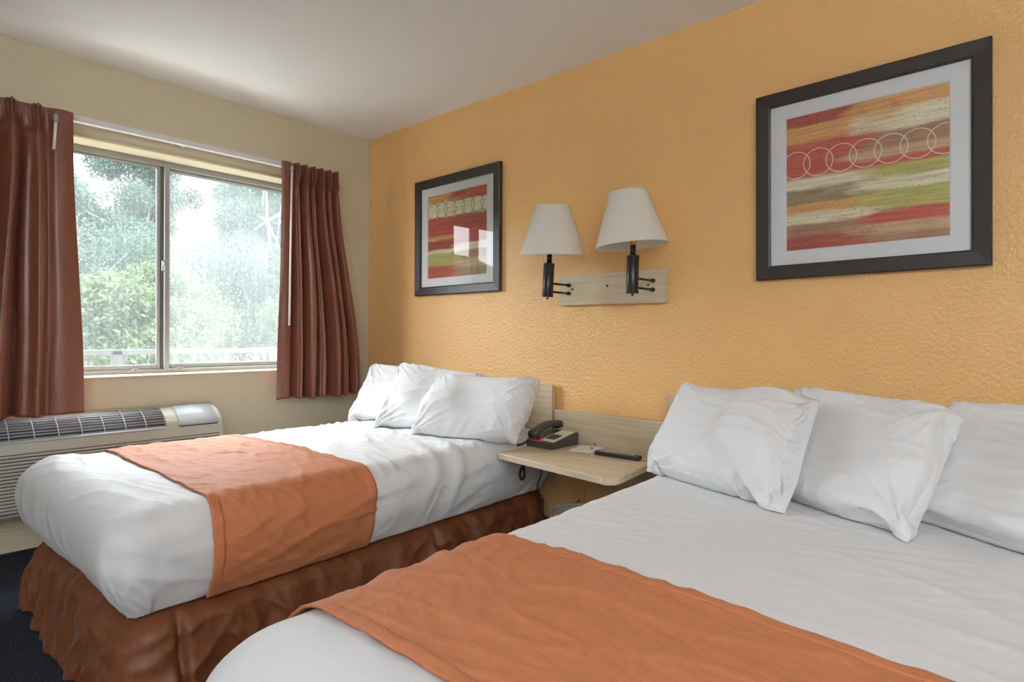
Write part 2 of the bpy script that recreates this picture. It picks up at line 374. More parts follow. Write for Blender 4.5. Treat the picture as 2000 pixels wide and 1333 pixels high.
for i, (k, x, y, s) in enumerate([(2, -19.6, -2.0, .95), (0, -19.6, 3.3, 1.05), (2, -19.8, 8.7, .98), (0, -25.2, .4, 1.08), (2, -25.4, 5.8, 1.0), (0, -25.2, 11.2, 1.08), (2, -31, 3.0, 1.0), (0, -31, 8.4, 1.08), (2, -31, 13.8, 1.0)]):
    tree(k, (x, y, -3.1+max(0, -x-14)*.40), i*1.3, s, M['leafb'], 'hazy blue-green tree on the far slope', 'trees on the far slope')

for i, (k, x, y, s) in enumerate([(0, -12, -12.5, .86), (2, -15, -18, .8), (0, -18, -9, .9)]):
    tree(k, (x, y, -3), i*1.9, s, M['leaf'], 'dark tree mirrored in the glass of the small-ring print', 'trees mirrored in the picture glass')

# ================================================================ uplight added behind the camera, unseen, to fill the room with light
def fill_uplight(loc, watts):
    t = thing('added_fill_lamp', 'added unseen uplight with bronze pole and open metal bowl, for fill light', 'lamp', loc)
    for nm, pf in (('base', [(.15, 0), (.15, .012), (.03, .03)]), ('pole', [(.012, .03), (.012, 1.62)])):
        bm = bmesh.new(); add_lathe(bm, pf, 32); from_bm(nm, bm, M['bronze'], t, True)
    bm = bmesh.new(); add_lathe(bm, [(.012, 1.62), (.08, 1.65), (.15, 1.71), (.19, 1.79), (.187, 1.79), (.147, 1.715), (.078, 1.656), (.0, 1.63)], 48, cap=False); from_bm('bowl', bm, M['white'], t, True)
    bm = bmesh.new(); add_lathe(bm, [(.02, 1.64), (.035, 1.66), (.04, 1.69), (.02, 1.72), (.005, 1.725)], 24); from_bm('bulb', bm, M['white'], t, True)
    d = bpy.data.lights.new('added_fill_light', 'AREA'); d.shape = 'DISK'; d.size = .30; d.energy = watts; d.color = (.93, .97, 1)
    o = bpy.data.objects.new('added_fill_light', d); COL.objects.link(o); o.parent = t; o.location = (0, 0, 1.775); o.rotation_euler = (PI, 0, 0)
fill_uplight((5.3, -4.0, 0), 235)

# ================================================================ curtain rail and curtains
cr = thing('curtain_rail', 'slim white curtain rail mounted above the window', 'curtain rail', (0, 0, 0))
box('rail_track', (.055, -2.75, 2.094), (.085, -.30, 2.124), M['rail'], cr, .003)
for y in (-2.3, -1.245, -.40): box('rail_bracket', (0, y-.012, 2.10), (.056, y+.012, 2.13), M['rail'], cr, .002)

def curtain(label, ytop, ybot, zt, zb, pleats, seed, lead, ns=420, nz=110):
    """ytop/ybot = (lead edge, outer edge); flat leading panel covers `lead` of the width, then pinch pleats"""
    c = thing('curtain', label, 'curtain', (0, 0, 0))
    s = np.linspace(0, 1, ns)[:, None]; k = np.linspace(0, 1, nz)[None, :]        # k: 0 top -> 1 bottom
    z = zt-(zt-zb)*k
    dz = zt-z
    fl = sstep(.03, .9, k)**1.15
    y0 = ytop[0]+(ybot[0]-ytop[0])*fl; y1 = ytop[1]+(ybot[1]-ytop[1])*fl
    rs = np.random.RandomState(seed)
    # pleat phase
    q = np.clip((s-lead)/(1-lead), 0, 1)*pleats
    wob = .22*perlin(s*6+0*k, dz*1.1, seed)*sstep(.10, .5, dz)
    ph = q+wob
    f = ph-np.floor(ph)
    on = sstep(lead-.03, lead+.03, s)
    # lower folds: soft asymmetric waves of unequal depth
    idx = np.clip(np.floor(ph).astype(int), 0, pleats)
    amp = (.4+1.1*rs.rand(pleats+1))[idx]
    blend = np.sin(PI*np.clip(f, 0, 1))**.9
    low = (blend*2-1)*.070*amp+.012*np.cos(4*PI*ph+rs.rand()*6)*sstep(.05, .3, dz)
    # header: tight triple pinch at centre of each pleat
    g = np.exp(-((f-.5)/.17)**2)
    fingers = .010*np.cos((f-.5)*2*PI*7)*g
    head = .040*g-.010+fingers*1.4
    hm = 1-sstep(.05, .16, dz)
    pinch = np.exp(-((dz-.105)/.03)**2)
    x = .128+on*(low*(1-hm)*(.55+.45*sstep(.1, .7, dz))+head*hm-.010*pinch*(1-g)+.012*pinch*g)
    x = x+(1-on)*(.012*np.sin(s/lead*PI)+.004*perlin(s*20, dz*2, seed+4))
    # pleats gather sideways at the pinch
    y = y0+(y1-y0)*s
    per = (y1-y0)*(1-lead)/pleats
    y = y+on*per*(-.30)*np.sin(2*PI*f)/(2*PI)*2.0*(-1)*pinch*.8
    # broad body swing
    x = x+.03*perlin(s*2.2, dz*.9, seed+8)*sstep(.2, 1, dz)
    z = z+0*s+sstep(.9, 1, k)*.012*perlin(s*9, 0*k, seed+2)
    P = np.stack(np.broadcast_arrays(x, y, z), -1)
    grid_mesh('drape', P, M['curtain'], c, solid=.0025)
    return c
cR = curtain('copper-brown pinch-pleat curtain with long white wand beside the orange wall corner', (-.718, -.326), (-.742, -.172), 2.118, .655, 6, 5, .17)
cL = curtain('copper-brown pinch-pleat curtain hanging over the air conditioner', (-1.772, -2.62), (-1.728, -2.95), 2.118, .664, 8, 12, .11)
def wand(par, y0, y1, zb, x=.175):
    wd = tube('draw_wand', [(x, y0, 2.05), (x+.004, y1, zb)], .0065, M['white'], par, 10)
    bm = bmesh.new(); add_lathe(bm, [(.004, -.02), (.010, -.012), (.011, .004), (.006, .016), (.002, .02)], 12, Matrix.Translation((x, y0, 2.07)))
    from_bm('wand_clip', bm, M['alu'], wd, True)
wand(cR, -.676, -.690, 1.11)
wand(cL, -1.845, -1.853, 1.92, .150)

# ================================================================ air conditioner
AY0, AY1 = -2.16, -1.08
ac = thing('air_conditioner', 'beige-grey through-wall air conditioner with slatted top vent below the window', 'air conditioner', (0, 0, 0))
prof = [(.0, .657), (.045, .657), (.075, .652), (.11, .640), (.15, .617), (.18, .588), (.197, .555), (.206, .52), (.208, .49), (.208, .35), (.206, .24), (.195, .222), (.0, .222)]
pp = np.array(prof); seg = np.r_[0, np.cumsum(np.linalg.norm(np.diff(pp, axis=0), axis=1))]
def pat(t): return np.array([np.interp(t, seg, pp[:, 0]), np.interp(t, seg, pp[:, 1])])
def pnorm(t):
    d = pat(t+.004)-pat(t-.004); d /= np.linalg.norm(d); return np.array([-d[1], d[0]])*(-1 if -d[1] < -1 else 1)
def acpt(y, t, off=0):
    p = pat(t); d = pat(min(t+.006, seg[-1]))-pat(max(t-.006, 0)); d /= np.linalg.norm(d); n = np.array([-d[1], d[0]])
    if n[0] < -1e-6 or n[1] < -.2: n = -n
    return (p[0]+n[0]*off, y, p[1]+n[1]*off)
# surface patches with rounded right end
VT0, VT1, VY0, VY1 = .058, .238, AY0+.05, -1.375          # vent opening in (t, y)
ts = np.unique(np.r_[np.linspace(0, seg[8], 40), seg[8:], VT0, VT0+.004, VT1, VT1-.004])
ysv = np.unique(np.r_[np.linspace(AY0, AY1, 40), np.linspace(AY1-.03, AY1, 7), VY0, VY0+.003, VY1, VY1-.003])
PT = np.zeros((len(ysv), len(ts), 3))
for i, y in enumerate(ysv):
    sh = 0
    for e in (AY1-y, y-AY0):
        if e < .03: sh = max(sh, .022*(1-math.sqrt(max(0, 1-(1-e/.03)**2))))
    for j, t in enumerate(ts):
        ins = VT0+.002 < t < VT1-.002 and VY0+.001 < y < VY1-.001
        PT[i, j] = acpt(y, t, -sh-(.022 if ins else 0)) if 0 < t < seg[-1]-.001 else acpt(y, t)
        PT[i, j, 0] = max(PT[i, j, 0], 0)
body = grid_mesh('body', PT, M['acbody'], ac)
bm = bmesh.new(); bm.from_mesh(body.data)
for i in (0, len(ysv)-1):
    vs = [bm.verts.new(tuple(PT[i, j])) for j in range(len(ts))]
    try: bm.faces.new(vs)
    except Exception: pass
bmesh.ops.remove_doubles(bm, verts=bm.verts, dist=1e-5); bmesh.ops.recalc_face_normals(bm, faces=bm.faces); bm.to_mesh(body.data); bm.free()
m = body.modifiers.new('es', 'EDGE_SPLIT'); m.split_angle = .6
def strip(name, y0, y1, t0, t1, off, mt, par, n=8, th=.003):
    P = np.array([[acpt(y, t, off) for t in np.linspace(t0, t1, n)] for y in (y0, y1)])
    return grid_mesh(name, P, mt, par, solid=th)
strip('vent_lining', VY0+.005, VY1-.005, VT0+.006, VT1-.006, -.018, M['acdark'], ac, 14)
strip('vent_lip', VY0, VY1, VT1-.012, VT1-.001, .001, M['acdoor'], ac, 4, .004)
NS = 9
for k in range(NS):
    t = VT0+.012+(VT1-VT0-.030)*k/(NS-1)
    P = np.array([[acpt(y, t-.0035, -.002), acpt(y, t+.0035, -.008)] for y in (VY0+.004, VY1-.004)])
    grid_mesh('slat', P, M['acslat'], ac, solid=.0028)
nb = 8
for k in range(1, nb):
    y = VY1-.004-(VY1-VY0)*k/nb
    strip('grille_bar', y-.002, y+.002, VT0+.003, VT1-.012, -.001, M['acdoor'], ac, 10, .004)
dr = strip('control_door', -1.315, -1.118, .066, .228, .004, M['acdoor'], ac, 16, .004)
strip('door_shadow_gap', -1.316, -1.117, .228, .235, -.001, M['acdark'], ac, 3, .002)
strip('logo_dot', -1.228, -1.216, .112, .121, .0068, M['white'], dr, 3, .0006)
for k in range(7): strip('logo_letter', -1.248+k*.0088, -1.2435+k*.0088, .134, .137, .0068, M['white'], dr, 2, .0006)
z = .505; k = 0
while z > .245:
    box('louver', (.206, AY0+.03, z-.0108), (.2145, AY1-.03 if k < 40 else -1.38, z), M['acbody'], ac, .0015)
    z -= .0155; k += 1
box('louver_backing', (.2055, AY0+.035, .24), (.2088, AY1-.035, .508), M['acdark'], ac)

# ================================================================ headboards and shelf
def headboard(label, x0, x1):
    h = thing('headboard', label, 'headboard', ((x0+x1)/2, 0, 0)); d = (x1-x0)/2
    box('panel', (-d, -.038, .30), (d, -.012, .808), M['oak'], h, .0015)
    box('edge_band', (-d-.0005, -.0385, .3), (-d+.002, -.0115, .808), M['oakside'], h)
    box('edge_band', (d-.002, -.0385, .3), (d+.0005, -.0115, .808), M['oakside'], h)
    for s in (-.5, .5): box('wall_cleat', (s*d-.05, -.012, .5), (s*d+.05, -.002, .7), M['oakside'], h)
headboard('pale oak headboard behind the bed by the window', .20, 1.713)
headboard('pale oak headboard between the wall shelf and the framed print wall', 2.372, 3.90)
sf = thing('wall_shelf', 'pale oak wall-mounted bedside shelf with low back panel between the beds', 'shelf', (0, 0, 0))
box('back_panel', (1.722, -.03, .366), (2.356, -.004, .684), M['oak'], sf, .0015)
box('edge_band', (2.354, -.0305, .366), (2.3585, -.0035, .684), M['frame'], sf)
poly = [(1.735, -.031), (1.782, -.512)]
c = Vector((2.432, -.575)); r = .055
poly += [(c.x-r-.004, c.y+.0055)]+[(c.x-r+r*math.sin(a), c.y+r-r*math.cos(a)) for a in [i*PI/2/8 for i in range(1, 9)]]+[(2.362, -.031)]
prism('shelf_board', poly, .502, .530, M['oak'], sf, .003)
for x in (1.9, 2.2): box('shelf_cleat', (x-.03, -.30, .48), (x+.03, -.031, .501), M['oakside'], sf, .002)

# ================================================================ beds
class Bed:
    def __init__(s, hl, hr, fr, fl, top):
        s.c = [np.array(p, float) for p in (hl, hr, fr, fl)]; s.top = top
        s.W = (np.linalg.norm(s.c[1]-s.c[0])+np.linalg.norm(s.c[2]-s.c[3]))/2; s.L = (np.linalg.norm(s.c[3]-s.c[0])+np.linalg.norm(s.c[2]-s.c[1]))/2
    def xy(s, X, Y):
        a = (X/s.W)[..., None]; b = (Y/s.L)[..., None]
        return s.c[0]*(1-a)*(1-b)+s.c[1]*a*(1-b)+s.c[2]*a*b+s.c[3]*(1-a)*b
B1 = Bed((.60, -.07), (1.695, -.07), (1.80, -2.005), (.635, -2.02), .552)
B2 = Bed((2.50, -.07), (3.74, -.07), (3.84, -2.09), (2.585, -2.09), .556)

def drape_pos(bed, S, T, hem, r, off, seed, wr, bulge=.02, tuck=.03, T0=0):
    """S across, T along sheet coordinates; folds down past the mattress edges with radius r"""
    W, L = bed.W, bed.L; rc = r
    cx = np.clip(S, rc, W-rc); cy = np.clip(T, -9, L-rc)
    ox, oy = S-cx, T-cy; d = np.hypot(ox, oy); ux = np.where(d > 1e-9, ox/np.maximum(d, 1e-9), 0); uy = np.where(d > 1e-9, oy/np.maximum(d, 1e-9), 0)
    Lmax = r*PI/2+hem*(1+.04*np.abs(ux*uy))
    over = d > Lmax
    d2 = np.minimum(d, Lmax)
    th = np.minimum(d2/r, PI/2); drop = np.maximum(d2-r*PI/2, 0); kk = np.clip(drop/hem, 0, 1)
    hor = (r+off)*np.sin(th)+(bulge+.024*np.clip(uy, 0, 1))*np.sin(th)*np.sin(PI*np.clip(d2/(r*PI/2+hem), 0, 1))**1.1-tuck*kk**3
    ver = -(r+off)*(1-np.cos(th))-drop+off
    # wrinkles
    side = sstep(.2, 1.0, th/(PI/2))
    n = wr(cx+ux*d2, cy+uy*d2, side, ux, uy, kk)
    hor = hor+n*np.sin(th); ver = ver+n*np.cos(th)
    X = cx+ux*hor; Y = cy+uy*hor
    xy = bed.xy(X, Y)
    crown = .012*np.sin(PI*np.clip(S/W, 0, 1))
    return np.concatenate([xy, (bed.top+ver+crown*(1-side))[..., None]], -1), over

def duvet(bed, label, hem, r, wr, ns=200, nt=250, bulge=.02):
    ext = r*PI/2+hem-r
    S, T = np.meshgrid(np.linspace(-ext-.001, bed.W+ext+.001, ns), np.linspace(.0, bed.L+ext+.001, nt), indexing='ij')
    P, over = drape_pos(bed, S, T, hem, r, 0, 1, wr, bulge)
    ov = over.ravel()
    o = grid_mesh('duvet', P, M['sheet'], None, keep=lambda q: ~ov[q].all(1), solid=.012)
    return tag(o, label, 'duvet')
def runner(bed, label, t0, t1, hem, r, wr, nS=240, nT=70, bulge=.02):
    ext = r*PI/2+hem-r
    S, T = np.meshgrid(np.linspace(-ext, bed.W+ext, nS), np.linspace(0, 1, nT), indexing='ij')
    a = np.clip(S/bed.W, 0, 1)
    T = (t0[0]*(1-a)+t0[1]*a)*(1-T)+(t1[0]*(1-a)+t1[1]*a)*T+.006*perlin(S*5, T*2, 4)
    P, over = drape_pos(bed, S, T, hem, r, .010, 2, wr, bulge)
    o = grid_mesh('bed_runner', P, M['runner'], None, solid=.003)
    # stitched hems along both long edges
    for k0, k1 in ((0, 4), (nT-5, nT-1)):
        Q = P[:, k0:k1+1].copy(); Q[..., 2] += .0018
        nrm = np.zeros_like(Q); 
        Q[..., :2] += 0.0012*np.sign(Q[..., :2]-bed.xy(np.array(bed.W/2), np.array(bed.L/2)))
        grid_mesh('hem', Q, M['runner'], o, solid=.0025)
    return tag(o, label, 'bed runner')

def wr1(s, t, side, ux, uy, kk):
    n = .010*perlin(s*2.2, t*2.2, 1)+.003*perlin(s*7, t*7, 2)
    n += (1-side)*(.013*ridge(s, t, .15, 1.6, 7, 3)+.007*ridge(s, t, -.35, 3, 14, 8)+.011*ridge(s, t, .35, 2.2, 10, 14, 6)*sstep(1.2, .5, t)+.006*ridge(s, t, .6, 3, 16, 17, 4))
    # hanging folds on the foot, soft crumples on the side
    foot = side*np.clip(uy, 0, 1)*sstep(-.5, .6, kk)
    n += foot*(.016*ridge(s, kk*.3, 1.2, 1.5, 9, 5, 4)+.012*ridge(s, kk*.3, 1.75, 1.5, 12, 6, 4)+.008*perlin(s*13, kk*1.2, 7))
    sd = side*np.abs(ux)
    n += sd*(.012*ridge(t, kk*.3, .35, 2.2, 11, 9, 4)+.014*ridge(t, kk*.3, .9, 3, 9, 21, 5)*sstep(1.4, .3, t)+.012*ridge(t, kk*.3, -.7, 2.5, 10, 24, 4)+.006*perlin(t*9, kk*3, 12))
    # loose roll of cloth near the pillow corner
    n += .016*np.exp(-((t-.62-.25*(s-1.0))/.035)**2)*sstep(.75, 1.1, s)*(1-kk)
    n += .010*np.exp(-((t-.74-.4*(s-1.0))/.03)**2)*sstep(.7, 1.05, s)*(1-kk)
    return n
def wr2(s, t, side, ux, uy, kk):
    n = .008*perlin(s*1.8, t*1.8, 31)+.002*perlin(s*7, t*7, 32)
    n += (1-side)*(.007*ridge(s, t, .3, 1.4, 7, 33)+.004*ridge(s, t, -.5, 3, 15, 38)+.012*ridge(s, t, .1, 2.2, 12, 41)*sstep(.62, .45, t)*sstep(.5, .1, s))
    n += side*(.006*perlin(s*9+t*9, kk*1.2, 35)+.006*ridge(s+t, kk*.4, 1.3, 1, 7, 37, 4))
    return n
def wrr1(s, t, side, ux, uy, kk):
    return wr1(s, t, side, ux, uy, kk)+.007*ridge(s, t, .2, 4, 20, 51, 4)*(1-side)+.006*ridge(s, t, -.6, 5, 16, 55, 5)+.013*ridge(s, t, 1.2, 5, 12, 58, 4)*np.exp(-((side-.45)/.3)**2)*(ux > 0)
def wrr2(s, t, side, ux, uy, kk):
    return wr2(s, t, side, ux, uy, kk)+(1-side)*(.012*ridge(s, t, .35, 1.5, 7, 61, 5)+.009*ridge(s, t, -.2, 2.6, 10, 64, 6)+.007*ridge(s, t, 1.0, 5, 16, 67, 5)+.006*ridge(s, t, .5, 4, 18, 72, 4))+.003*perlin(s*3+t*26, t*3-s*24, 69)*np.exp(-((np.abs(t-1.58)-.24)/.03)**2)

def bed_base(bed, label, skirt_seed, k0):
    e = thing('bed', label, 'bed', tuple(bed.xy(np.array(bed.W/2), np.array(bed.L)))+(0,))
    mi = Matrix.Translation(-e.location)
    def quad_prism(name, ins, z0, z1, mt, bev):
        p = [bed.xy(np.array(a), np.array(b))-np.array(e.location[:2]) for a, b in ((ins, .03), (bed.W-ins, .03), (bed.W-ins, bed.L-ins), (ins, bed.L-ins))]
        return prism(name, [tuple(q) for q in p], z0, z1, mt, e, bev, 3)
    quad_prism('frame', .08, .02, .16, M['cove'], 0); quad_prism('box_spring', .085, .161, .32, M['mattress'], .01); quad_prism('mattress', .066, .321, bed.top-.05, M['mattress'], .04)
    # skirt: three sides, falling in loose folds to the floor
    W, L, i = bed.W, bed.L, .070
    rc = .03
    path = []
    def seg_(a, b, n): return [(a[0]+(b[0]-a[0])*k/n, a[1]+(b[1]-a[1])*k/n) for k in range(n)]
    path += seg_((i, .0), (i, L-i-rc), 260)+[(i+rc-rc*math.cos(t), L-i-rc+rc*math.sin(t)) for t in np.linspace(0, PI/2, 8)[:-1]]
    path += seg_((i+rc, L-i), (W-i-rc, L-i), 170)+[(W-i-rc+rc*math.sin(t), L-i-rc+rc*math.cos(t)) for t in np.linspace(0, PI/2, 8)[:-1]]
    path += seg_((W-i, L-i-rc), (W-i, 0), 260)+[(W-i, 0)]
    A = np.array(path); tg = np.gradient(A, axis=0); tg /= np.linalg.norm(tg, axis=1)[:, None]
    nr = np.stack([-tg[:, 1], tg[:, 0]], 1)
    l = np.r_[0, np.cumsum(np.linalg.norm(np.diff(A, axis=0), axis=1))]
    K = np.linspace(0, 1, 60)
    ll, kk = np.meshgrid(l, K, indexing='ij')
    f = (.022*perlin(ll*5.5, kk*.8, skirt_seed)+.008*perlin(ll*13, kk*1.5, skirt_seed+2))*(.25+.75*kk)+.018*perlin(ll*9, kk*.6, skirt_seed+14)+.022*ridge(ll, kk*.35, .7, 2.5, 8, skirt_seed+4, 3)+.020*ridge(ll, kk*.35, -.9, 2.5, 7, skirt_seed+9, 3)+.012*ridge(ll, kk*.35, 1.2, 3, 12, skirt_seed+11, 3)
    f = f*1.75*sstep(k0+.02, k0+.13, kk)+.044*sstep(k0+.02, k0+.22, kk)+.058*kk**1.5
    for pos in (L-i, L+W-2*i-.02, L+W-2*i+L*.52):      # split pleats
        f -= .026*np.exp(-((ll-pos)/.012)**2)*sstep(.15, .5, kk)
        f += .012*np.exp(-((np.abs(ll-pos)-.03)/.02)**2)*kk
    X = A[:, 0][:, None]-nr[:, 0][:, None]*f*(-1)*-1; Y = A[:, 1][:, None]-nr[:, 1][:, None]*f*(-1)*-1
    # outward normal check: centre must be farther after pushing out
    cx, cy = W/2, L/2
    test = ((A+nr*.01-[cx, cy])**2).sum(1)-((A-[cx, cy])**2).sum(1)
    sg = np.where(test > 0, 1, -1)[:, None]
    X = A[:, 0][:, None]+sg*nr[:, 0][:, None]*f; Y = A[:, 1][:, None]+sg*nr[:, 1][:, None]*f
    Z = .335-(.335-.012)*kk+.008*perlin(ll*6, kk*0, skirt_seed+5)*kk
    P = np.concatenate([bed.xy(X, Y)-np.array(e.location[:2]), Z[..., None]], -1)
    grid_mesh('bed_skirt', P, M['skirt'], e, solid=.002)
    return e
bed_base(B1, 'bed with copper satin skirt standing beside the window and air conditioner', 70, .17)
bed_base(B2, 'bed with copper satin skirt standing under the ringed red print', 90, .40)
dv1 = duvet(B1, 'crumpled white duvet on the bed beside the window', .205, .075, wr1, 230, 280)
dv2 = duvet(B2, 'smooth white duvet on the bed below the large framed print', .205, .12, wr2, 200, 250, .034)
runner(B1, 'rust-orange runner across the bed beside the window', (1.70, 1.715), (1.16, 1.115), .213, .075, wrr1)
runner(B2, 'rust-orange runner across the bed beneath the large framed print', (1.865, 1.865), (1.335, 1.36), .22, .12, wrr2, 240, 70, .034)

# ================================================================ pillows
def pillow_sim(W, Hh, thick, seed, flap=0, nu=46, nv=34, iters=420):
    rs = np.random.RandomState(seed)
    u = np.linspace(0, 1, nu); v = np.linspace(0, 1, nv)
    U, V = np.meshgrid(u, v, indexing='ij'); n = nu*nv
    border = (U == 0) | (U == 1) | (V == 0) | (V == 1)
    front = np.arange(n).reshape(nu, nv); back = np.full((nu, nv), -1); back[border] = front[border]
    back[~border] = n+np.arange((~border).sum())
    N = n+int((~border).sum())
    X = np.zeros((N, 3)); X[:n, 0] = U.ravel()*W; X[:n, 1] = V.ravel()*Hh
    X[back[~border], 0] = U[~border]*W; X[back[~border], 1] = V[~border]*Hh
    X[front[~border], 2] = .012; X[back[~border], 2] = -.012
    X[:, 2] += rs.randn(N)*.004
    E = []
    for g in (front, back):
        E += [np.stack([g[:-1].ravel(), g[1:].ravel()], 1), np.stack([g[:, :-1].ravel(), g[:, 1:].ravel()], 1), np.stack([g[:-1, :-1].ravel(), g[1:, 1:].ravel()], 1), np.stack([g[1:, :-1].ravel(), g[:-1, 1:].ravel()], 1)]
    nE1 = sum(map(len, E))
    for g in (front, back): E += [np.stack([g[:-2].ravel(), g[2:].ravel()], 1), np.stack([g[:, :-2].ravel(), g[:, 2:].ravel()], 1)]
    E = np.concatenate(E); i, j = E[:, 0], E[:, 1]
    flat = X.copy(); flat[:, 2] = 0
    L0 = np.linalg.norm(flat[i]-flat[j], axis=1); L0 = np.maximum(L0, 1e-5)
    stiff = np.where(np.arange(len(E)) < nE1, 1.0, .06)
    cnt = np.bincount(i, stiff, N)+np.bincount(j, stiff, N)
    Q = np.concatenate([np.stack([front[:-1, :-1], front[1:, :-1], front[1:, 1:], front[:-1, 1:]], -1).reshape(-1, 4), np.stack([back[:-1, :-1], back[:-1, 1:], back[1:, 1:], back[1:, :-1]], -1).reshape(-1, 4)])
    pm = np.ones(N); uu = np.zeros(N); uu[front.ravel()] = U.ravel(); uu[back.ravel()] = U.ravel()
    if flap: pm = (1-sstep(1-flap-.05, 1-flap+.03, uu))
    Vt = W*Hh*thick*.52
    prev = X.copy()
    lump = 1+.5*perlin(X[:, 0]*5, X[:, 1]*5, seed)
    for it in range(iters):
        a, b, c, d = X[Q[:, 0]], X[Q[:, 1]], X[Q[:, 2]], X[Q[:, 3]]
        fn = np.cross(c-a, d-b)*.5
        vol = abs((fn*(a+b+c+d)/4).sum()/3)
        nrm = np.zeros((N, 3))
        for q in range(4):
            for ax in range(3): nrm[:, ax] += np.bincount(Q[:, q], fn[:, ax], N)
        nn = nrm/np.maximum(np.linalg.norm(nrm, axis=1)[:, None], 1e-9)
        pr = np.clip(1-vol/Vt, -.1, 1)*.0035
        vel = (X-prev)*.86; prev = X.copy()
        X = X+vel+nn*(pr*pm*lump)[:, None]
        if flap: X[:, 2] *= np.where(uu > 1-flap*.8, .985, 1)
        for _ in range(3):
            dd = X[j]-X[i]; ln = np.linalg.norm(dd, axis=1)
            cor = (ln-L0)/np.maximum(ln, 1e-9)*stiff
            cor = np.where(ln < L0, cor*.25, cor)
            dx = dd*cor[:, None]*.5
            acc = np.stack([np.bincount(i, dx[:, ax], N)-np.bincount(j, dx[:, ax], N) for ax in range(3)], 1)
            X = X+acc/cnt[:, None]*1.7
    return X[front], X[back], U, V
def upsample(A, m):
    def one(B):
        n = len(B); t = np.linspace(0, n-1, (n-1)*m+1); k = np.minimum(t.astype(int), n-2); f = (t-k).reshape(-1, *[1]*(B.ndim-1))
        g = lambda q: B[np.clip(q, 0, n-1)]
        p0, p1, p2, p3 = g(k-1), g(k), g(k+1), g(k+2)
        return .5*(2*p1+(p2-p0)*f+(2*p0-5*p1+4*p2-p3)*f*f+(3*p1-p0-3*p2+p3)*f**3)
    return np.swapaxes(one(np.swapaxes(one(A), 0, 1)), 0, 1)
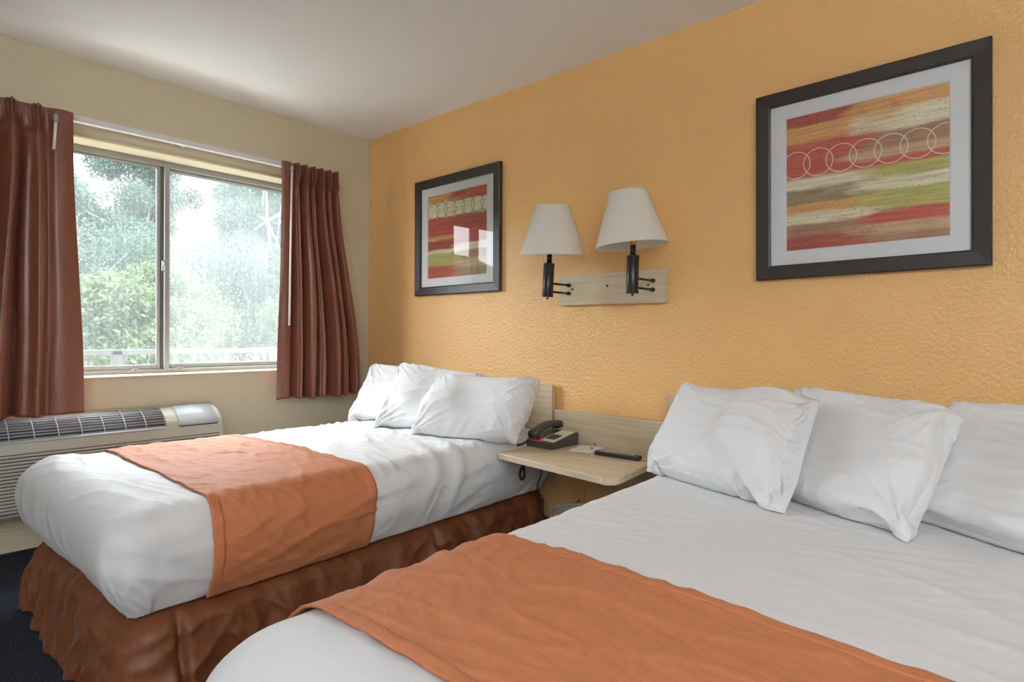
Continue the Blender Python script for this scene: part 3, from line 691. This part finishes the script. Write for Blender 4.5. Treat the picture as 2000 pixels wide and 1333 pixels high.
def pillow(label, BL, BR, TR, TL, thick, seed, flap=0, bul=.05, amp=1.0, bedding=None, bedding_top=.555, behind=None):
    W = (np.linalg.norm(np.subtract(BR, BL))+np.linalg.norm(np.subtract(TR, TL)))/2*1.04; Hh = (np.linalg.norm(np.subtract(TL, BL))+np.linalg.norm(np.subtract(TR, BR)))/2*1.04
    Fr, Bk, U, V = pillow_sim(W, Hh, thick, seed, flap)
    m = 3; Fr, Bk = upsample(Fr, m), upsample(Bk, m)
    nu, nv = Fr.shape[:2]; U, V = np.meshgrid(np.linspace(0, 1, nu), np.linspace(0, 1, nv), indexing='ij')
    c = [Fr[0, 0], Fr[-1, 0], Fr[-1, -1], Fr[0, -1]]
    x0 = (c[0][0]+c[3][0])/2; x1 = (c[1][0]+c[2][0])/2; y0 = (c[0][1]+c[1][1])/2; y1 = (c[2][1]+c[3][1])/2
    BL, BR, TR, TL = (np.array(p, float) for p in (BL, BR, TR, TL))
    edge = np.minimum.reduce([U, 1-U, V, 1-V]); inn = sstep(0, .035, edge)
    # creases radiating from the corners and puckering in from the seams
    wr = .007*ridge(U*W, V*Hh, .25+.3*math.sin(seed), 3, 14, seed*7+1, 4)+.006*ridge(U*W, V*Hh, -.5, 4, 16, seed*7+2, 4)+.005*perlin(U*W*9, V*Hh*9, seed*7+3)
    for k, (cu, cv) in enumerate(((0, 0), (1, 0), (1, 1), (0, 1))):
        dx, dy = (U-cu)*W, (V-cv)*Hh; d = np.hypot(dx, dy); an = np.arctan2(dy, dx)
        wr += .014*((1-np.abs(perlin(an*4.2, d*3, seed*5+k))*2.2).clip(0, 1)**3)*np.exp(-(d/.17)**2)*sstep(.02, .07, d)
    pu = (1-np.abs(perlin(U*W*22, V*4, seed*3+8))*2).clip(0, 1)**2*np.exp(-np.minimum(V, 1-V)*Hh/.05)+(1-np.abs(perlin(V*Hh*22, U*4, seed*3+9))*2).clip(0, 1)**2*np.exp(-np.minimum(U, 1-U)*W/.05)
    wr = (wr+.009*pu)*inn*amp
    out = []
    for G in (Fr, Bk):
        a = (G[..., 0]-x0)/(x1-x0); b = (G[..., 1]-y0)/(y1-y0)
        a2 = a+bul*(2*a-1)*np.sin(PI*np.clip(b, 0, 1)); b2 = b+bul*(2*b-1)*np.sin(PI*np.clip(a, 0, 1))
        a2 = a2+.010*perlin(V*3.2, U*1.5, seed+40)*sstep(.0, .1, V); a, b = a2[..., None], b2[..., None]
        base = BL*(1-a)*(1-b)+BR*a*(1-b)+TR*a*b+TL*(1-a)*b
        du = (BR-BL)*(1-b)+(TR-TL)*b; dv = (TL-BL)*(1-a)+(TR-BR)*a
        n = np.cross(du, dv); n /= np.linalg.norm(n, axis=-1)[..., None]; n *= np.where(n[..., 1:2] > 0, -1, 1)
        sg = 1 if G is Fr else -1
        out.append(base+n*(sg*(np.abs(G[..., 2])+wr)*inn)[..., None])
    # lean on the pillow behind, then rest on the duvet
    nd = Vector((0, -.75, .66)).normalized(); ndn = np.array(nd)
    if behind is not None:
        req = np.zeros((nu, nv))
        bt = BVHTree.FromPolygons([v.co for v in behind.data.vertices], [p.vertices for p in behind.data.polygons])
        for G in out:
            for a in range(nu):
                for b in range(nv):
                    p = Vector(G[a, b]); h = bt.ray_cast(p+nd*.5, -nd, .9)
                    if h[0] is not None:
                        back_ = bt.ray_cast(h[0]-nd*.9, nd, .95)
                        if back_[0] is None or (p-back_[0]).dot(nd) > -.13: req[a, b] = max(req[a, b], (h[0]-p).dot(nd)+.005)
        if abs(req).max() > 0:
            req = np.clip(req, 0, .3)
            def nb(D): e = np.pad(D, 1, mode='edge'); return e[:-2, 1:-1], e[2:, 1:-1], e[1:-1, :-2], e[1:-1, 2:]
            dil = req
            for _ in range(9): dil = np.maximum.reduce([dil, *nb(dil)])
            for _ in range(50): dil = sum(nb(dil))/4
            dsp = base_ = np.maximum(req, dil)
            for _ in range(500): dsp = np.maximum(base_, .9985*sum(nb(dsp))/4)
            for _ in range(12): dsp = sum(nb(dsp))/4
            dsp = np.maximum(req, dsp)
            out = [G+ndn*dsp[..., None] for G in out]
    bt = BVHTree.FromPolygons([v.co for v in bedding.data.vertices], [p.vertices for p in bedding.data.polygons])
    for g, G in enumerate(out):
        for a in range(nu):
            for b in range(nv):
                if G[a, b, 2] < bedding_top+.09:
                    best = -1
                    for ox, oy in ((0, 0), (.006, 0), (-.006, 0), (0, .006), (0, -.006)):
                        h = bt.ray_cast(Vector((G[a, b, 0]+ox, G[a, b, 1]+oy, 1.2)), Vector((0, 0, -1)), 1.0)
                        if h[0] is not None and h[1].z > .2 or (h[0] is not None and h[1].z < -.2): best = max(best, h[0].z)
                    if best > 0: G[a, b, 2] = max(G[a, b, 2], best+(.0095 if g else .0105))
    idx = np.arange(nu*nv).reshape(nu, nv); bord = (U == 0) | (U == 1) | (V == 0) | (V == 1)
    bidx = nu*nv+idx; bidx = np.where(bord, idx, bidx)
    Q = np.concatenate([np.stack([g[:-1, :-1], g[1:, :-1], g[1:, 1:], g[:-1, 1:]], -1).reshape(-1, 4) for g in (idx, bidx[:, ::-1])])
    me = bpy.data.meshes.new('pillow'); me.from_pydata(np.concatenate([o.reshape(-1, 3) for o in out]).tolist(), [], Q.tolist())
    bm = bmesh.new(); bm.from_mesh(me); bmesh.ops.delete(bm, geom=[v for v in bm.verts if not v.link_faces], context='VERTS'); bmesh.ops.recalc_face_normals(bm, faces=bm.faces); bm.to_mesh(me); bm.free()
    return tag(link('pillow', me, M['pillow'], None, True), label, 'pillow')
pa = pillow('white pillow nearest the window curtain, leaning on the headboard', (.60, -.55, .545), (1.12, -.42, .55), (1.00, -.12, .835), (.44, -.25, .866), .14, 1, 0, .015, bedding=dv1, behind=None)
pb = pillow('white pillow in the middle of the row on the bed by the window', (1.00, -.66, .55), (1.46, -.40, .555), (1.34, -.12, .835), (.79, -.31, .882), .14, 2, 0, .015, bedding=dv1, behind=pa)
pc = pillow('white pillow with loose open end beside the telephone shelf', (1.30, -.645, .555), (1.81, -.43, .565), (1.785, -.22, .858), (1.24, -.335, .82), .17, 3, 0, .07, bedding=dv1, behind=pb)
pf = pillow('white pillow with another pillow shadowing it, farthest from the shelf', (3.33, -.56, .575), (3.93, -.80, .58), (4.0, -.36, .85), (3.42, -.16, .858), .16, 6, bedding=dv2, behind=None)
pe = pillow('white pillow in the middle of the row under the large framed print', (2.90, -.52, .575), (3.405, -.765, .575), (3.475, -.40, .85), (2.985, -.18, .885), .16, 5, bedding=dv2, behind=pf)
pd = pillow('white pillow with a flat hemmed end next to the remote-control shelf', (2.555, -.54, .575), (3.105, -.735, .575), (3.105, -.42, .865), (2.545, -.20, .872), .17, 4, .12, bedding=dv2, behind=pe)

# ================================================================ wall lamp
lp = thing('wall_lamp', 'double-armed bronze wall lamp with two cream shades on an oak plate', 'lamp', (2.047, 0, 1.30))
box('backplate', (-.301, -.03, -.077), (.301, 0, .077), M['oak'], lp, .002)
def lamp(ax, ay, tilt, shade_tilt, sdx):
    x = ax-2.047
    for dz in (.024, -.017):
        bm = bmesh.new(); add_tube(bm, [(x, -.03, dz), (x, ay, dz)], .0055, 10); a = from_bm('arm', bm, M['bronze'], lp, True)
        bm = bmesh.new(); add_lathe(bm, [(.010, 0), (.010, .012), (.006, .016)], 14, Matrix.Translation((x, -.030, dz)) @ Matrix.Rotation(PI/2, 4, 'X')); from_bm('collar', bm, M['bronze'], a, True)
    mt = Matrix.Translation((x, ay, .04)) @ Matrix.Rotation(tilt, 4, 'Y')
    bm = bmesh.new()
    add_lathe(bm, [(.0265, -.083), (.028, -.081), (.028, -.077), (.0265, -.075), (.0265, .072), (.028, .074), (.028, .078), (.0265, .080), (.012, .081)], 28, mt)
    hd = from_bm('lamp_body', bm, M['bronze'], lp, True); hd.modifiers.new('es', 'EDGE_SPLIT').split_angle = .7
    bm = bmesh.new(); add_lathe(bm, [(.0125, .08), (.0115, .145)], 18, mt); from_bm('stem', bm, M['bronze'], hd, True)
    bm = bmesh.new(); add_lathe(bm, [(.004, -.095), (.005, -.084)], 12, mt); from_bm('switch_knob', bm, M['bronze'], hd, True)
    bm = bmesh.new(); add_lathe(bm, [(.012, .125), (.017, .132), (.014, .165), (.0135, .21), (.005, .215)], 18, mt); from_bm('socket', bm, M['brass'], hd, True)
    ms = Matrix.Translation((x+sdx, ay, .163)) @ shade_tilt
    bm = bmesh.new(); add_lathe(bm, [(.157, 0), (.157, .006), (.1555, .0065), (.0835, .226), (.0845, .2265), (.0845, .233), (.083, .233), (.083, .2265), (.0820, .226), (.1538, .0065), (.1555, .006), (.1555, 0)], 64, ms, cap=False)
    bmesh.ops.remove_doubles(bm, verts=bm.verts, dist=1e-6)
    sh = from_bm('lamp_shade', bm, M['shade'], lp, True); sh.modifiers.new('es', 'EDGE_SPLIT').split_angle = .8
    bm = bmesh.new()
    for k in range(3):
        a = k*2*PI/3+.4; add_tube(bm, [ms @ Vector((0, 0, .02)), ms @ Vector((.03*math.cos(a), .03*math.sin(a), .02)), ms @ Vector((.083*math.cos(a), .083*math.sin(a), .226))], .0018, 6)
    from_bm('shade_harp', bm, M['brass'], sh, True)
    return hd
lamp(1.81, -.20, .05, Matrix.Rotation(math.radians(7), 4, Vector((.78, .62, 0)))*1, .022)
lamp(2.288, -.21, 0, Matrix.Rotation(math.radians(-5), 4, Vector((-.62, .78, 0)))*1, -.006)
for x, zz in ((1.83, .003), (2.04, .012), (2.263, .005)):
    bm = bmesh.new(); add_lathe(bm, [(.005, 0), (.005, .004), (.002, .008)], 12, Matrix.Translation((x-2.047, -.030, zz)) @ Matrix.Rotation(PI/2, 4, 'X')); from_bm('screw_cap', bm, M['bronze'], lp, True)

# ================================================================ framed prints
def print_mat(name, rampL, rampR, rings, rv, ring_col, rr):
    m = bpy.data.materials.new(name); m.use_nodes = True; nt = m.node_tree; b = nt.nodes['Principled BSDF']; N = nt.nodes.new; Lk = nt.links.new
    b.inputs['Roughness'].default_value = .7; b.inputs['Specular IOR Level'].default_value = .2
    uvn = N('ShaderNodeUVMap'); sp = N('ShaderNodeSeparateXYZ'); Lk(uvn.outputs[0], sp.inputs[0])
    def math_(op, a, bb=None, clamp=False):
        n = N('ShaderNodeMath'); n.operation = op; n.use_clamp = clamp
        for k, v in enumerate((a, bb)):
            if v is None: continue
            if isinstance(v, (int, float)): n.inputs[k].default_value = v
            else: Lk(v, n.inputs[k])
        return n.outputs[0]
    def noise(sc, det=4, off=0):
        mp = N('ShaderNodeMapping'); mp.inputs['Scale'].default_value = sc; mp.inputs['Location'].default_value = (off, off*.7, 0); Lk(uvn.outputs[0], mp.inputs[0])
        n = N('ShaderNodeTexNoise'); n.inputs['Scale'].default_value = 1; n.inputs['Detail'].default_value = det; Lk(mp.outputs[0], n.inputs['Vector']); return n.outputs[0]
    u, v = sp.outputs[0], sp.outputs[1]
    wv = math_('ADD', v, math_('MULTIPLY', math_('SUBTRACT', noise((4, 22, 1)), .5), .05))
    cols = []
    for rp in (rampL, rampR):
        cr = N('ShaderNodeValToRGB'); cr.color_ramp.interpolation = 'LINEAR'
        els = cr.color_ramp.elements
        stops = []
        for k, (p0, c) in enumerate(rp):
            p1 = rp[k+1][0] if k+1 < len(rp) else 1.0
            stops += [(p0+.012, c), (p1-.012, c)]
        while len(els) < len(stops): els.new(.5)
        for e, (p, c) in zip(els, stops): e.position = min(1, max(0, p)); e.color = (*c, 1)
        Lk(wv, cr.inputs[0]); cols.append(cr.outputs[0])
    mx = N('ShaderNodeMix'); mx.data_type = 'RGBA'; Lk(cols[0], mx.inputs[6]); Lk(cols[1], mx.inputs[7])
    f = math_('ADD', u, math_('MULTIPLY', math_('SUBTRACT', noise((3, 9, 1), 3, 3.3), .5), 1.1))
    fr = N('ShaderNodeMapRange'); fr.inputs[1].default_value = .38; fr.inputs[2].default_value = .62; Lk(f, fr.inputs[0]); Lk(fr.outputs[0], mx.inputs[0])
    # brushy brightness + dark specks
    br = N('ShaderNodeMapRange'); br.inputs[1].default_value = .3; br.inputs[2].default_value = .7; br.inputs[3].default_value = .78; br.inputs[4].default_value = 1.22; Lk(noise((3, 50, 1), 5, 7), br.inputs[0])
    spk = N('ShaderNodeMapRange'); spk.inputs[1].default_value = .60; spk.inputs[2].default_value = .70; spk.inputs[3].default_value = 1; spk.inputs[4].default_value = .35; Lk(noise((45, 90, 1), 6, 2), spk.inputs[0])
    amt = math_('MULTIPLY', br.outputs[0], spk.outputs[0])
    mul = N('ShaderNodeVectorMath'); mul.operation = 'SCALE'; Lk(mx.outputs[2], mul.inputs[0]); Lk(amt, mul.inputs['Scale'])
    # rings
    best = None
    for ci in rings:
        dx = math_('SUBTRACT', u, ci); dy = math_('SUBTRACT', v, rv)
        d = math_('ABSOLUTE', math_('SUBTRACT', math_('SQRT', math_('ADD', math_('MULTIPLY', dx, dx), math_('MULTIPLY', dy, dy))), rr))
        best = d if best is None else math_('MINIMUM', best, d)
    lw = N('ShaderNodeMapRange'); lw.inputs[1].default_value = .0022; lw.inputs[2].default_value = .0042; lw.inputs[3].default_value = .9; lw.inputs[4].default_value = 0; Lk(best, lw.inputs[0])
    m2 = N('ShaderNodeMix'); m2.data_type = 'RGBA'; Lk(lw.outputs[0], m2.inputs[0]); Lk(mul.outputs[0], m2.inputs[6]); m2.inputs[7].default_value = (*ring_col, 1)
    Lk(m2.outputs[2], b.inputs['Base Color'])
    return m
red, dred, org, cre, oli, brn, grn, tan = (.54, .14, .10), (.42, .115, .08), (.70, .40, .17), (.82, .75, .56), (.38, .28, .17), (.44, .26, .165), (.54, .50, .19), (.64, .46, .28)
pr_b = print_mat('ringed_abstract_print', [(0, dred), (.085, org), (.21, red), (.47, cre), (.55, oli), (.66, org), (.73, cre), (.81, brn), (.9, dred)],
                 [(0, org), (.10, cre), (.24, brn), (.36, tan), (.42, red), (.475, grn), (.56, cre), (.64, grn), (.78, red), (.87, tan), (.94, brn)], [.07+.151*i for i in range(7)], .365, (.86, .80, .68), .098)
pr_a = print_mat('small_ring_abstract_print', [(0, org), (.10, cre), (.28, red), (.5, org), (.55, dred), (.66, cre), (.71, grn), (.86, red)],
                 [(0, red), (.12, cre), (.29, dred), (.45, red), (.62, cre), (.70, brn), (.80, tan), (.9, oli)], [.10+.150*i for i in range(7)], .195, (.06, .045, .03), .098)
def picture(label, x0, x1, z0, z1, pm, tiltz):
    e = thing('framed_print', label, 'picture', ((x0+x1)/2, 0, (z0+z1)/2), (0, tiltz, 0))
    a, b = (x1-x0)/2, (z1-z0)/2; wf = .054
    bm = bmesh.new()
    R = [[(-a, -.004), (-a, -.026), (-a+.004, -.030), (-a+wf-.006, -.026), (-a+wf, -.022), (-a+wf, -.004)]]
    rings = []
    for k in range(6):
        ins, y = R[0][k][0]+a, R[0][k][1]
        rings.append([bm.verts.new((sx*(a-ins), y, sz*(b-ins))) for sx, sz in ((-1, -1), (1, -1), (1, 1), (-1, 1))])
    for p, q in zip(rings, rings[1:]):
        for k in range(4): bm.faces.new((p[k], p[(k+1) % 4], q[(k+1) % 4], q[k]))
    for k in range(4): bm.faces.new((rings[-1][k], rings[-1][(k+1) % 4], rings[0][(k+1) % 4], rings[0][k]))
    from_bm('frame', bm, M['frame'], e)
    box('backing_board', (-a+.01, -.004, -b+.01), (a-.01, -.0005, b-.01), M['oakside'], e)
    ai, bi = a-wf, b-wf; pa = .265; pb = .262
    bm = bmesh.new()
    o = [bm.verts.new((sx*(ai+.002), -.0125, sz*(bi+.002))) for sx, sz in ((-1, -1), (1, -1), (1, 1), (-1, 1))]; i1 = [bm.verts.new((sx*pa, -.0125, sz*pb)) for sx, sz in ((-1, -1), (1, -1), (1, 1), (-1, 1))]
    i2 = [bm.verts.new((sx*(pa-.003), -.0100, sz*(pb-.003))) for sx, sz in ((-1, -1), (1, -1), (1, 1), (-1, 1))]
    for p, q in ((o, i1), (i1, i2)):
        for k in range(4): bm.faces.new((p[k], p[(k+1) % 4], q[(k+1) % 4], q[k]))
    from_bm('mat_board', bm, M['matboard'], e)
    me = bpy.data.meshes.new('print'); me.from_pydata([(-pa, -.0098, -pb), (pa, -.0098, -pb), (pa, -.0098, pb), (-pa, -.0098, pb)], [], [(0, 1, 2, 3)])
    l = me.uv_layers.new(name='UVMap'); l.data.foreach_set('uv', [0, 1, 1, 1, 1, 0, 0, 0])
    link('print', me, pm, e)
    me = bpy.data.meshes.new('glass'); me.from_pydata([(-ai-.002, -.0165, -bi-.002), (ai+.002, -.0165, -bi-.002), (ai+.002, -.0165, bi+.002), (-ai-.002, -.0165, bi+.002)], [], [(0, 1, 2, 3)])
    link('glass', me, M['picglass'], e)
picture('dark-framed abstract print with a row of thin dark rings near the window', .552, 1.311, 1.313, 2.047, pr_a, -.008)
picture('dark-framed abstract print with a row of pale rings on a red band', 2.745, 3.497, 1.308, 2.047, pr_b, -.017)

# ================================================================ things on the shelf
SZ = .530
ph = thing('telephone', 'dark grey desk telephone with cream keypad and red message light on the shelf', 'telephone', (1.832, -.175, SZ))
bm = bmesh.new()
pr = [(-.112, 0), (.105, 0), (.105, .058), (.09, .062), (-.105, .028), (-.112, .022)]
v = [[bm.verts.new((x, y, z)) for y, z in pr] for x in (-.078, .078)]
bm.faces.new(v[0]); bm.faces.new(v[1][::-1])
for k in range(6): bm.faces.new((v[0][k], v[0][(k+1) % 6], v[1][(k+1) % 6], v[1][k]))
from_bm('base', bm, M['phone'], ph, bevel=.004)
slope = math.atan2(.034, .195)
def top(x, y, h=0): return (x, y-h*math.sin(slope), .028+(y+.105)*math.tan(slope)+h*math.cos(slope))
def on_face(name, x0, x1, y0, y1, h0, h1, mt, par):
    bm = bmesh.new(); c = []
    for h in (h0, h1): c.append([bm.verts.new(top(x, y, h)) for x, y in ((x0, y0), (x1, y0), (x1, y1), (x0, y1))])
    bm.faces.new(c[0][::-1]); bm.faces.new(c[1])
    for k in range(4): bm.faces.new((c[0][k], c[0][(k+1) % 4], c[1][(k+1) % 4], c[1][k]))
    return from_bm(name, bm, mt, par)
fp = on_face('faceplate', -.012, .070, -.085, .085, .0, .0022, M['phoneface'], ph)
for r_ in range(3):
    for c_ in range(4): on_face('key', .0+r_*.019, .012+r_*.019, -.055+c_*.017, -.045+c_*.017, .0022, .0055, M['key'], fp)
on_face('message_light', -.045, .012, -.104, -.090, .0005, .005, M['red'], ph)
bm = bmesh.new()   # handset: arched bar with ear and mouth cups
NN = 22; ringp = []
for k in range(NN):
    a = k/(NN-1); y = -.105+.21*a; z = .058+.032*a+.020*math.sin(PI*a)
    wv_ = .023+.004*abs(2*a-1)**2; hh = .015+.004*abs(2*a-1)**3
    ringp.append([bm.verts.new((-.047+wv_*math.copysign(abs(math.cos(t))**.6, math.cos(t)), y, z+hh*math.copysign(abs(math.sin(t))**.6, math.sin(t)))) for t in [2*PI*q/16 for q in range(16)]])
for p, q in zip(ringp, ringp[1:]):
    for k in range(16): bm.faces.new((p[k], p[(k+1) % 16], q[(k+1) % 16], q[k]))
bm.faces.new(ringp[0][::-1]); bm.faces.new(ringp[-1])
hs = from_bm('handset', bm, M['phone'], ph, True)
for y, z in ((-.080, .036), (.085, .070)):
    bm = bmesh.new(); add_lathe(bm, [(.019, .0), (.023, .012), (.022, .032)], 18, Matrix.Translation((-.047, y, z))); from_bm('cup', bm, M['phone'], hs, True)
def helix(pts, R, pitch, n_turn_pts=9):
    pts = [Vector(p) for p in pts]; out = []; ln = 0
    dens = []
    for a, b in zip(pts, pts[1:]):
        n = max(2, int((b-a).length/pitch*n_turn_pts))
        for k in range(n): dens.append(a.lerp(b, k/n))
    for k, p in enumerate(dens):
        t = (dens[min(k+1, len(dens)-1)]-dens[max(k-1, 0)]).normalized(); u_ = t.orthogonal().normalized()
        if k and u_.dot(lastu) < 0: u_ = -u_
        if k: u_ = (lastu-t*lastu.dot(t)).normalized()
        lastu = u_; ang = 2*PI*k/n_turn_pts
        out.append(p+(u_*math.cos(ang)+t.cross(u_)*math.sin(ang))*R)
    return out
# coiled cord: drops from the handset over the shelf edge and hangs in a bundled loop below it
cp = [(-.05, -.108, .052), (-.075, -.115, .020), (-.088, -.13, .009), (-.095, -.16, .006)]
tube('coiled_cord', helix(cp, .0042, .0050), .0016, M['cord'], ph, 5)
loop = [(.0, -.20, -.03), (-.006, -.202, -.06), (.010, -.20, -.085), (.012, -.20, -.115), (.0, -.20, -.135), (-.014, -.20, -.128), (-.018, -.20, -.108), (-.008, -.20, -.085), (.010, -.20, -.06), (.004, -.20, -.03)]
dense = []
for a, b in zip(loop, loop[1:]):
    for k in range(4): dense.append(Vector(a).lerp(Vector(b), k/4))
dense = [(dense[max(k-1, 0)]+dense[k]*2+dense[min(k+1, len(dense)-1)])/4 for k in range(len(dense))]
tube('cord_bundle', helix([(p.x-.005, p.y-.02, p.z) for p in dense], .0055, .0050), .0021, M['cord'], ph, 5)
npd = prism('notepad', [(1.975, -.235), (2.085, -.215), (2.055, -.065), (1.945, -.085)], SZ+.0005, SZ+.004, M['paper']); tag(npd, 'small white notepad lying on the shelf under a pen', 'notepad')
pn = thing('pen', 'white pen with dark navy grip lying on the notepad', 'pen', (2.028, -.12, SZ+.0095), (0, 0, math.radians(118)))
for nm, pf, mt in (('barrel', [(.0042, -.030), (.0045, .052), (.003, .054)], 'penwhite'), ('grip', [(.0050, .036), (.0052, .068), (.004, .072)], 'penblue'), ('tip', [(.0008, -.046), (.0042, -.032), (.0042, -.029)], 'penblue')):
    bm = bmesh.new(); add_lathe(bm, pf, 14, Matrix.Rotation(PI/2, 4, 'Y')); from_bm(nm, bm, M[mt], pn, True)
rm = thing('remote_control', 'black remote control with rows of small buttons at the shelf end', 'remote', (2.222, -.205, SZ), (0, 0, math.radians(4)))
bm = bmesh.new()
sec = [(-.021, .004), (-.016, .0005), (.016, .0005), (.021, .004), (.0235, .014), (.0235, .017), (.021, .0195), (-.021, .0195), (-.0235, .017), (-.0235, .014)]
rg = []
for x, s in ((-.108, .9), (-.104, 1), (.10, 1), (.106, .92)):
    rg.append([bm.verts.new((x, y*s, z)) for y, z in sec])
for p, q in zip(rg, rg[1:]):
    for k in range(10): bm.faces.new((p[k], p[(k+1) % 10], q[(k+1) % 10], q[k]))
bm.faces.new(rg[0]); bm.faces.new(rg[-1][::-1])
from_bm('body', bm, M['remote'], rm, bevel=.0015)
for k in range(11):
    for j in range(3):
        x = -.092+k*.0168; y = -.0125+j*.0125
        mt = 'btnred' if (k == 0 and j != 1) else 'btngreen' if (k == 8 and j < 2) else 'btn'
        if k == 9 and j == 1: continue
        box('button', (x-.0048, y-.0038, .0192), (x+.0048, y+.0038, .0225), M[mt], rm, .001, 1)
cb = tube('cable', [(1.82, -.15, .50), (1.785, -.19, .42), (1.755, -.20, .32), (1.765, -.19, .2), (1.79, -.12, .08), (1.81, -.05, .05), (1.84, -.015, .16), (1.866, -.012, .225), (1.875, -.004, .235)], .003, M['cord']); tag(cb, 'thin black cable running from the shelf down the orange wall to the outlet', 'cable')
ol = thing('wall_plate', 'orange-painted outlet plate on the wall under the shelf', 'wall plate', (1.862, 0, .232))
box('plate', (-.04, -.006, -.06), (.04, 0, .06), M['outlet'], ol, .002)
for s in (-.04, .04):
    bm = bmesh.new(); add_lathe(bm, [(.004, 0), (.003, .002)], 10, Matrix.Translation((0, -.006, s)) @ Matrix.Rotation(PI/2, 4, 'X')); from_bm('screw', bm, M['outlet'], ol)

# waste bin with liner
wb = thing('waste_bin', 'beige waste bin with crinkled plastic liner on the floor between the beds', 'bin', (2.06, -.27, 0))
bm = bmesh.new(); add_lathe(bm, [(.09, 0), (.095, .004), (.122, .255), (.126, .258), (.126, .262), (.118, .262), (.092, .012), (.0, .012)], 40, cap=False); from_bm('bucket', bm, M['bin'], wb, True)
th = np.linspace(0, 2*PI, 97)[:-1][:, None]; k = np.linspace(0, 1, 16)[None, :]
rr = np.where(k < .5, .114+.016*np.sin(np.clip(k*2, 0, 1)*PI/2), .130+.004*np.sin(k*9)); zz = np.where(k < .5, .20+.075*np.sin(np.clip(k*2, 0, 1)*PI/2), .275-(k-.5)*.16)
rr = rr+.004*perlin(th*7, k*3, 3); zz = zz+.008*perlin(th*3+0*k, 0*th+1, 5)+0*th
LP = np.stack(np.broadcast_arrays(rr*np.cos(th), rr*np.sin(th), zz), -1)
grid_mesh('bin_liner', LP, M['liner'], wb, wrap=True)
